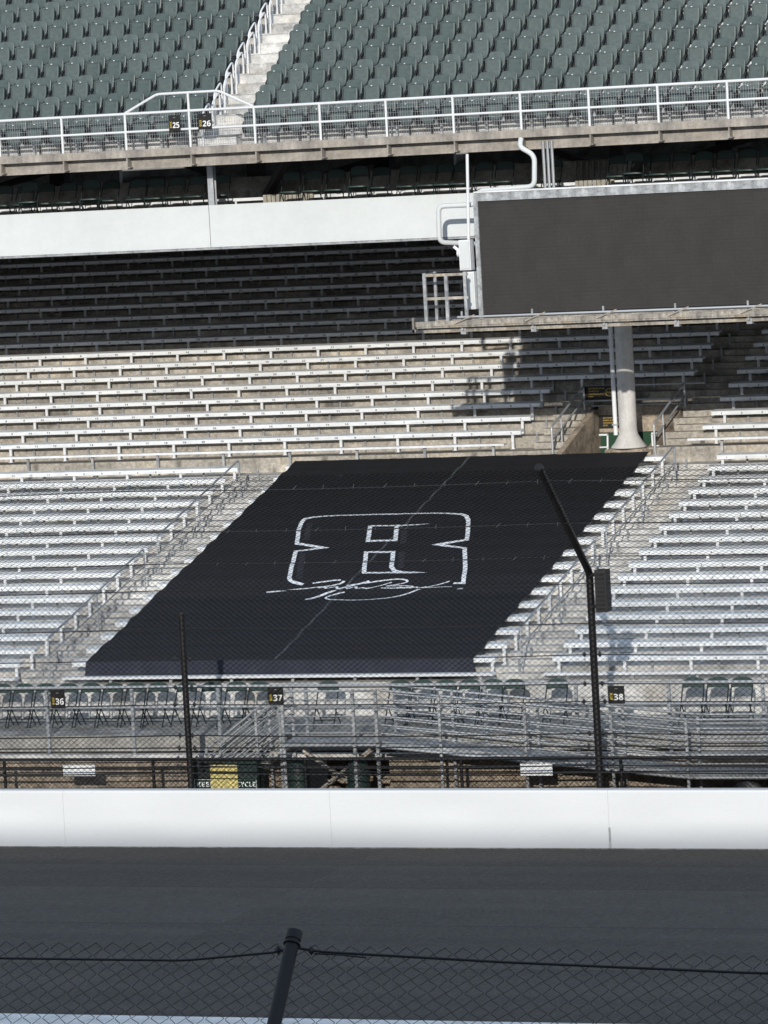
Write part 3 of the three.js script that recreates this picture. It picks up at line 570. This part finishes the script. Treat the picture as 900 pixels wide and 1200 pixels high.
// ------------------------------------------------------------------ mezzanine: white fascia, folding chairs
{
  const t = thing('mezzanine', 'mezzanine deck with plain white fascia above the shaded benches', 'balcony');
  for (let k = -3; k < 2; k++) part('fascia_panel', bx(-9.64 + k * 8.92 + .008, -.72 + k * 8.92 - .008, 11.255, 12.215, -16.1, -16), M.whitePaint, t);
  part('edge_angle', bx(-36, 16, 11.2, 11.25, -16.12, -15.985), M.galv, t);
  part('deck', bx(-36, 16, 11.3, 12.0, -31.3, -16.11), M.steelDark, t);  // unseen length added far to the back to darken the rows below
  part('back_rail', bx(-36, 16, 12.24, 12.31, -17.82, -17.76), M.white, t);
  for (let x = -35; x < 15; x += 1.1) part('rail_post', bx(x - .02, x + .02, 12.0, 12.24, -17.82, -17.78), M.white, t);
  part('half_wall', bx(-36, 16, 12.0, 12.78, -18.6, -18.5), M.concrete, t);
  const rib = bx(-.02, .02, 12.02, 12.77, -18.498, -18.47); for (let x = -9.1; x < -7.4; x += .14) part('rib', rib, M.concrete, t, [x, 0, 0]); for (let x = -1.6; x < -.4; x += .14) part('rib', rib, M.concrete, t, [x, 0, 0]);
  for (let x = -8.95; x < -7.75; x += .105) part('slat', bx(x, x + .085, 12.0, 12.36, -17.66, -17.63), M.slat, t);
  for (let x = -1.35; x < -.5; x += .105) part('slat', bx(x, x + .085, 12.0, 12.34, -17.66, -17.63), M.slat, t);
  for (const x of [-18.55, -9.64]) { part('hanger_post', [bx(x - .07, x + .07, 12.0, 13.2, -16.36, -16.34), bx(x - .07, x + .07, 12.0, 13.2, -16.2, -16.18), bx(x - .01, x + .01, 12.0, 13.2, -16.34, -16.2)], M.alu, t); }
}
for (const x of [-16.0, -15.39, -14.84, -14.31, -13.74, -13.15, -12.65, -11.96, -11.49, -10.97, -10.46, -9.85]) chair(x, 12.0, -17.2, (rnd() - .5) * .08, 'dark folding chair on the mezzanine under sign 25', 'mezzanine chairs under sign 25');
for (const x of [-8.02, -7.47, -6.92]) chair(x, 12.0, -17.0, .06, 'dark folding chair on the mezzanine beside the slatted panel and post', 'mezzanine chairs beside the post');
for (const x of [-6.4, -5.9, -5.24, -4.74, -4.35, -3.96, -3.41, -2.9, -1.76]) chair(x, 12.0, -17.2, (rnd() - .5) * .1, 'dark folding chair on the mezzanine behind the white pipes', 'mezzanine chairs behind the pipes');
for (const x of [-.21, .33, .79, 1.29, 1.8, 2.3, 2.81, 3.28, 3.8, 4.3, 4.8]) chair(x, 12.0, -17.2, (rnd() - .5) * .06, 'dark folding chair on the mezzanine above the video screen', 'mezzanine chairs above the screen');
for (const [x, l] of [[-14.45, 'dark folding chair set forward of the mezzanine row, second one along'], [-12.88, 'dark folding chair stacked in front of the mezzanine row'], [-6.2, 'dark folding chair pulled forward on the mezzanine near the thin conduit'], [.36, 'dark folding chair pulled forward above the video screen']]) chair(x, 12.06, -16.65, .12, l);

// ------------------------------------------------------------------ upper deck
const UT = j => 14.42 + .458 * j, UZ = j => -15.8 - .767 * j;
{
  const t = thing('upper_deck', 'steep concrete upper deck with steel edge girder and stair', 'grandstand');
  for (let j = 0; j < 20; j++) {
    const z1 = j ? UZ(j) + .55 : -15.0, y = UT(j) - .85;
    part('step', bx(-36, 16, y - (j ? .62 : .165), y, UZ(j) - .27, z1), M.concreteLight, t);
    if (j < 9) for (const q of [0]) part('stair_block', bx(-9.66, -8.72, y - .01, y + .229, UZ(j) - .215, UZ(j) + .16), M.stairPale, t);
    if (j < 9) for (const [h, d] of [[.004, .55], [.232, .17]]) part('shadow_dirt_strip', bx(-9.66, -8.72, y + h - .03, y + h, UZ(j) - .2 + d - .17, UZ(j) + d + .012), M.concreteLight, t);  // slightly darker strips stand for the shadow and dirt lines at each step
  }
  part('edge_plate', bx(-36, 16, 13.4, 13.575, -15.02, -14.93), M.girder, t);
  part('edge_girder', bx(-36, 16, 13.13, 13.395, -15.3, -15.18), M.girder, t);
  for (let k = -14; k < 16; k++) { const x = -.05 + k * 1.585; part('bracket', [bx(x - .015, x + .015, 13.17, 13.395, -15.178, -14.95), bx(x - .055, x + .055, 13.165, 13.185, -15.178, -14.96)], M.girder, t); }
  for (let k = -3; k < 3; k++) {
    const x = -.72 + k * 8.92; part('raker', beam(V(x, 13.6, -17.6), V(x, 19.4, -27.4), .3, .5), M.steelDark, t);
    part('column', bx(x - .16, x + .16, 11.3, 15, -19.2, -18.8), M.steelDark, t); part('column', bx(x - .2, x + .2, 12, 21, -27.7, -27.3), M.steelDark, t);
    part('strut', beam(V(x, 12.0, -19), V(x + 1.7, 13.3, -17.0), .16, .16), M.steelDark, t); part('strut', beam(V(x, 12.3, -19), V(x + 3.2, 13.2, -20.5), .16, .16), M.steelDark, t); part('strut', beam(V(x, 12.4, -19), V(x - 2.6, 13.3, -20), .14, .14), M.steelDark, t);
  }
  for (const [y, z] of [[13.2, -17.6], [13.35, -20.5], [13.05, -23]]) part('purlin', bx(-36, 16, y, y + .16, z - .1, z), M.steelDark, t);
  // back of the stand, with the openings one sees through
  for (const [a, b] of [[-36, -18.6], [-16.5, -9.2], [-8.8, -1.9], [-1.2, .9], [4.5, 16]]) part('back_wall', bx(a, b, 11.2, 21, -31.6, -31.4), M.concrete, t);
  part('back_wall', bx(-36, 16, 13.45, 21, -31.8, -31.62), M.concrete, t); part('back_wall', bx(-36, 16, 9, 12.75, -31.84, -31.64), M.concrete, t);
}
{
  const t = thing('deck_railing', 'white pipe railing with wire mesh along the upper deck edge', 'railing');
  const z = -14.97, xs = []; for (let k = -14; k < 12; k++) xs.push(-.05 + k * 1.585);
  for (const x of xs) part('post', bar(V(x, 13.5, z), V(x, Math.abs(x + 9.56) < .1 ? 14.8 : 14.39, z), .03, 8), M.white, t);
  part('top_rail', pipe([V(-23, 14.39, z), V(13, 14.39, z)], .032, .1, 8), M.white, t);
  part('mid_rail', pipe([V(-23, 13.98, z), V(13, 13.98, z)], .028, .1, 8), M.white, t);
  part('raised_rail', pipe([V(-11.13, 14.41, z), V(-10.32, 14.8, z), V(-8.81, 14.8, z), V(-7.98, 14.41, z)], .03, .1, 8), M.white, t);
  const w = []; for (let x = -21; x < 9; x += .058) w.push(bx(x - .0026, x + .0026, 13.55, 14.37, z - .032, z - .0276)); for (let y = 13.6; y < 14.37; y += .1) w.push(bx(-22, 10, y - .0026, y + .0026, z - .036, z - .0322));
  const m = part('wire_mesh', w, M.galv, t); m.userData = { kind: 'stuff' };
}
boxSign(-10.05, -9.77, 13.95, 14.31, -14.92, '25', 'black BOX 25 sign at the end of an upper seat block');
boxSign(-9.33, -9.0, 13.95, 14.31, -14.92, '26', 'black BOX 26 sign in front of the upper deck stair steps');
for (let n = 0; n < 16; n++) {
  const j = n / 2, t = thing('stair_hoop', `white pipe hoop handrail on upper deck stair, ${ord[n]} hoop above the railing`, 'handrail', [-9.5 + (n & 1) * .1, 13.57 + .458 * j, UZ(j)], 'hoops on the upper stair');
  part('hoop', pipe([V(0, -.05, .22), V(0, .72, .22), V(0, 1.0, -.26), V(0, .16, -.26)], .021, .16, 8), M.white, t);
}
// seats
const seatShape = (w, h, wb, r) => { const s = new THREE.Shape(); s.moveTo(-w + r, h); s.lineTo(w - r, h); s.quadraticCurveTo(w, h, w, h - r); s.bezierCurveTo(w, h * .35, wb + .04, .04, wb * .5, 0); s.lineTo(-wb * .5, 0); s.bezierCurveTo(-wb - .04, .04, -w, h * .35, -w, h - r); s.quadraticCurveTo(-w, h, -w + r, h); return s; };
const seatBackG = (() => { const s = new THREE.Shape(); const w = .178, h = .46; s.moveTo(-.12, 0); s.lineTo(.12, 0); s.bezierCurveTo(.15, .06, .175, .18, w, .3); s.lineTo(w, h - .09); s.quadraticCurveTo(w, h, w - .09, h); s.lineTo(-w + .09, h); s.quadraticCurveTo(-w, h, -w, h - .09); s.lineTo(-w, .3); s.bezierCurveTo(-.175, .18, -.15, .06, -.12, 0);
  return new THREE.ExtrudeGeometry(s, { depth: .02, bevelEnabled: true, bevelSize: .016, bevelThickness: .016, bevelSegments: 2, curveSegments: 4 }).rotateX(-.17).translate(0, .4, -.1); })();
const panShape = seatShape(.152, .40, .115, .05);
const seatPanG = new THREE.ExtrudeGeometry(panShape, { depth: .03, bevelEnabled: true, bevelSize: .026, bevelThickness: .026, bevelSegments: 3, curveSegments: 5 }).rotateX(-.1).translate(0, .305, .12);
const panRimG = (() => { const s = seatShape(.182, .435, .135, .055); const h = seatShape(.165, .405, .12, .045); s.holes.push(new THREE.Path(h.getPoints(5).map(p => new THREE.Vector2(p.x, p.y + .014)))); return new THREE.ExtrudeGeometry(s, { depth: .022, bevelEnabled: true, bevelSize: .005, bevelThickness: .005, bevelSegments: 1, curveSegments: 5 }).rotateX(-.1).translate(0, .275, .165); })();
const pivotG = [-1, 1].map(s => prismX([[.1, .26], [.15, .36], [.12, .46], [-.02, .56], [-.1, .56], [-.1, .26]], s * .222 - .026, s * .222 + .026));  // dark hinge arms, thickened to paint in the shade between the seats
const legG = bx(-.018, .018, 0, .24, -.11, -.05);
const latchG = bx(-.016, .016, .705, .725, .125, .15);
const inView = new THREE.Frustum(); camera.aspect = .75; camera.updateProjectionMatrix(); camera.updateMatrixWorld();
inView.setFromProjectionMatrix(new THREE.Matrix4().multiplyMatrices(camera.projectionMatrix, camera.matrixWorldInverse));
function seat(x, j, label, group) {
  if (!inView.intersectsSphere(new THREE.Sphere(V(x, UT(j) - .3, UZ(j)), .9))) return;
  const t = thing('stadium_seat', label, 'seat', [x, UT(j) - .86, UZ(j)], group);
  const sm = M.seats[Math.floor(rnd() * 3)]; part('backrest', seatBackG, sm, t); const p = part('seat_pan', seatPanG, sm, t); part('rim', panRimG, sm, p); p.rotation.x = (rnd() - .5) * .05; part('latch', latchG, M.white, p);
  for (const g of pivotG) part('hinge_gap_shade', g, M.seatDark, t); part('stanchion', legG, M.seatDark, t);
}
for (let j = 0; j < 8; j++) {
  for (let n = 0; n < 16; n++) seat(-9.98 - .535 * n, j, `folded dark green stadium seat, ${ord[j]} row above the railing, block ending at sign 25`, `seats of ${ord[j]} row by sign 25`);
  for (let n = 0; n < 27; n++) seat(-8.32 + .532 * n, j, `folded dark green stadium seat, ${ord[j]} row above the railing, block starting at sign 26`, `seats of ${ord[j]} row by sign 26`);
  for (const [a, b, s] of [[-24, -9.6, 25], [-8.62, 10, 26]]) {
    const t = thing('seat_beam', `pale beam carrying the ${ord[j]} seat row in the block at sign ${s}`, 'beam', [0, UT(j) - .86, UZ(j)]);
    part('tube', bx(a, b, .22, .32, -.13, -.03), j ? M.white : M.galv, t);
    for (let x = a + .5; x < b; x += 1.07) part('foot', bx(x - .025, x + .025, 0, .21, -.12, -.06), M.galv, t);
  }
}

// ------------------------------------------------------------------ video screen with catwalk, boxes and pipes
{
  const t = thing('video_screen', 'large dark video screen in galvanised frame hung before the white fascia', 'screen');
  const x0 = -2.33, x1 = 11, z = -13.6;
  part('display', bx(x0 + .08, x1, 9.6, 12.07, z - .3, z), M.screen, t);
  part('frame_top', bx(x0, x1, 12.075, 12.255, z - .34, z + .05), M.galv, t);
  part('top_flashing', bx(x0, x1, 12.258, 12.29, z - .38, z + .07), M.white, t);
  part('frame_side', bx(x0 - .02, x0 + .078, 9.5, 12.074, z - .34, z + .05), M.galv, t);
  part('frame_bottom', bx(x0 + .08, x1, 9.5, 9.595, z - .34, z - .05), M.blackSteel, t);
  for (const x of [-1.6, 1.2, 4, 7]) part('hanger', beam(V(x, 11.6, -13.9), V(x, 11.6, -16.0), .15, .2), M.galv, t);
  for (const x of [-1.6, 1.2, 4, 7]) part('hanger', beam(V(x, 9.8, -13.9), V(x, 11.3, -16.2), .12, .15), M.galv, t);
}
{
  const t = thing('screen_catwalk', 'weathered galvanised catwalk with guard frame under the video screen', 'catwalk');
  const x0 = -3.53, x1 = 11;
  part('outer_channel', bx(x0, x1, 9.42, 9.53, -12.78, -12.7), M.galvOld, t);
  part('inner_channel', bx(x0 + .2, x1, 9.44, 9.52, -13.5, -13.42), M.galvOld, t);
  part('deck', bx(x0 + .02, x1, 9.38, 9.418, -13.5, -12.72), M.galvOld, t);
  part('lower_tube', bx(x0 + .12, x1, 9.27, 9.34, -12.95, -12.86), M.galvOld, t);
  part('toe_pipe', pipe([V(x0 + 1.0, 9.6, -12.66), V(x1, 9.6, -12.66)], .028, .1, 8), M.galv, t);
  for (let k = 0; k < 7; k++) { const x = x0 + 1.05 + k * 1.62;
    part('bracket', [bx(x - .06, x + .06, 9.22, 9.36, -12.99, -12.84), bx(x - .02, x + .02, 9.3, 9.72, -12.82, -12.79)], M.galv, t);
    part('brace', beam(V(x - .12, 9.47, -12.66), V(x + .35, 9.64, -12.64), .03, .03), M.galvOld, t); }
  for (const [x, y] of [[-3.3, 10.58], [-2.8, 10.52], [-2.36, 10.58]]) for (const z of [-12.8]) part('guard_post', bx(x - .035, x + .035, 9.4, y, z - .035, z + .035), M.galv, t);
  for (const y of [10.53, 10.02]) part('guard_rail', bx(-3.32, -2.3, y - .03, y + .03, -12.82, -12.77), M.galvOld, t);
  for (const z of [-13.5]) part('guard_post', bx(-3.34, -3.28, 9.4, 10.58, z - .03, z + .03), M.galv, t);
  part('guard_rail', bx(-3.34, -3.28, 10.5, 10.56, -13.5, -12.8), M.galv, t);
  part('end_hook', [bx(x0 - .08, x0, 9.3, 9.36, -12.95, -12.7), bx(x0 - .08, x0 - .03, 9.3, 9.62, -12.76, -12.7)], M.galvOld, t);
}
{
  const t = thing('switch_box', 'pale grey electrical switch box with lever beside the video screen', 'box', [-2.55, 10.92, -13.45]);
  part('cabinet', bx(-.13, .13, -.33, .33, -.18, .06), M.white, t); part('lid', bx(-.11, .11, -.3, .3, .062, .08), M.whitePaint, t);
  part('lever', beam(V(-.15, .1, 0), V(-.26, .2, .02), .05, .06), M.white, t); part('hub', bar(V(-.13, .05, 0), V(-.18, .05, 0), .09, 12), M.white, t);
}
{
  const t = thing('junction_box', 'narrow pale grey junction box above the catwalk beside the video screen', 'box', [-2.5, 10.15, -13.45]);
  part('cabinet', bx(-.09, .13, -.42, .4, -.16, .04), M.white, t); part('lid', bx(-.07, .11, -.39, .37, .042, .058), M.whitePaint, t); part('knob', bar(V(.02, .43, -.05), V(.02, .52, -.05), .05, 10), M.galv, t);
}
tag(part(numbered('drain_pipe'), pipe([V(-1.62, 13.38, -14.85), V(-1.62, 13.2, -14.75), V(-1.29, 13.0, -14.75), V(-1.33, 12.32, -14.75), V(-2.66, 12.27, -14.75), V(-2.72, 11.98, -14.75), V(-3.6, 11.98, -14.75), V(-3.62, 11.18, -14.75), V(-3.0, 11.1, -15.3)], .056, .15, 14), M.whitePaint, scene), 'white drain pipe bending from upper deck down around the screen corner', 'pipe');
tag(part(numbered('conduit'), pipe([V(-2.77, 13.1, -14.5), V(-2.77, 11.2, -14.3)], .035, .1, 10), M.white, scene), 'thin straight white conduit dropping to the switch box beside the screen', 'conduit');
{
  const t = thing('riser_pipes', 'bundle of three thin pale pipes between mezzanine and upper deck', 'pipes');
  for (const x of [-1.2, -1.1, -1.0]) part('pipe', pipe([V(x, 12.1, -15.1), V(x, 13.3, -15.1)], .035, .1, 8), M.galv, t);
}

// ------------------------------------------------------------------ camera side: leaning fence, and the stand whose shade lies on the track
{
  const t = thing('leaning_fence', 'dark chain link fence with leaning post and slack wire above the shaded track', 'fence', [27.087, 11.36, 71.1]);
  const al = .70, dir = V(0, -Math.cos(al), Math.sin(al)); // down the leaning arm
  const P = (x, s, o = 0) => V(x, 0, 0).addScaledVector(dir, s).addScaledVector(V(0, Math.sin(al), Math.cos(al)), o);
  part('post', pipe([P(0, 0), P(0, 1.3), P(0, 1.3).add(V(0, -1.6, 0))], .0255, .2, 16), M.wire, t);
  part('cap', bar(P(0, -.022), P(0, .012), .029, 16), M.wire, t);
  const sag = x => x > 0 ? .015 + .012 * x : .012 - .03 * Math.sin(Math.min(1, -x / 2.2) * Math.PI) * .2;
  const w = .0715, hh = .052, net = [], q = w / 2, sOf = x => .012 + (x > .0 ? .012 * Math.min(x, 2.4) : 0) + .004 * Math.sin(x * 5);
  for (let n = -95; n < 100; n++) {
    const pts = []; for (let k = 0; k <= 34; k++) { const x = n * q + ((k + n) & 1 ? q : 0) * 1.06 - .001; pts.push(P(x + .004 * Math.sin(k * 1.7 + n), sOf(x) - .002 + k * hh / 2, -.035 + ((k + n) & 1 ? .0035 : -.0035))); }
    net.push(pipe(pts, .00125, .006, 4));
  }
  const m = part('chain_link', net, M.wire, t); m.userData = { kind: 'stuff' };
  const wire = (pts, r) => part('wire', pipe(pts, r, .05, 6), M.wire, t);
  wire([P(-3.4, .075, -.03), P(-1.2, .085, -.03), P(-.42, .085, -.03), P(-.06, .045, -.03), P(0, .04, .0)], .0045);
  wire([P(0, .04, 0), P(.1, .042, -.03), P(.8, .075, -.03), P(1.7, .105, -.03), P(3.4, .13, -.03)], .005);
  wire([P(.08, .05, -.03), P(.2, .06, -.02), P(.29, .075, -.01)], .003);
  for (const x of [-.058, .07]) part('clamp', new THREE.OctahedronGeometry(.017).translate(...P(x, .043, -.02).toArray()), M.wire, t);
  part('tie', new THREE.TorusGeometry(.0295, .0035, 5, 18).rotateX(Math.PI / 2 - al).translate(...P(0, .03).toArray()), M.wire, t);
}
{
  const t = thing('pit_stand', 'tall pale stand building facing the track, behind the leaning fence', 'building');
  part('front_parapet', bx(-30, 90, 0, 9.2, 72.2, 72.6), M.concrete, t);
  part('terrace', bx(-30, 90, 8.2, 9.0, 72.6, 90), M.concrete, t);
  part('wall', bx(-30, 90, 0, 27.3, 90, 102), M.girder, t);
  for (let k = 0; k < 20; k++) part('window', bx(-26 + k * 5.7, -22 + k * 5.7, 14, 17, 89.9, 89.98), M.screen, t);
  part('roof', bx(-31, 91, 27.3, 27.9, 89.6, 103), M.girder, t);
}
renderer.render(scene, camera);
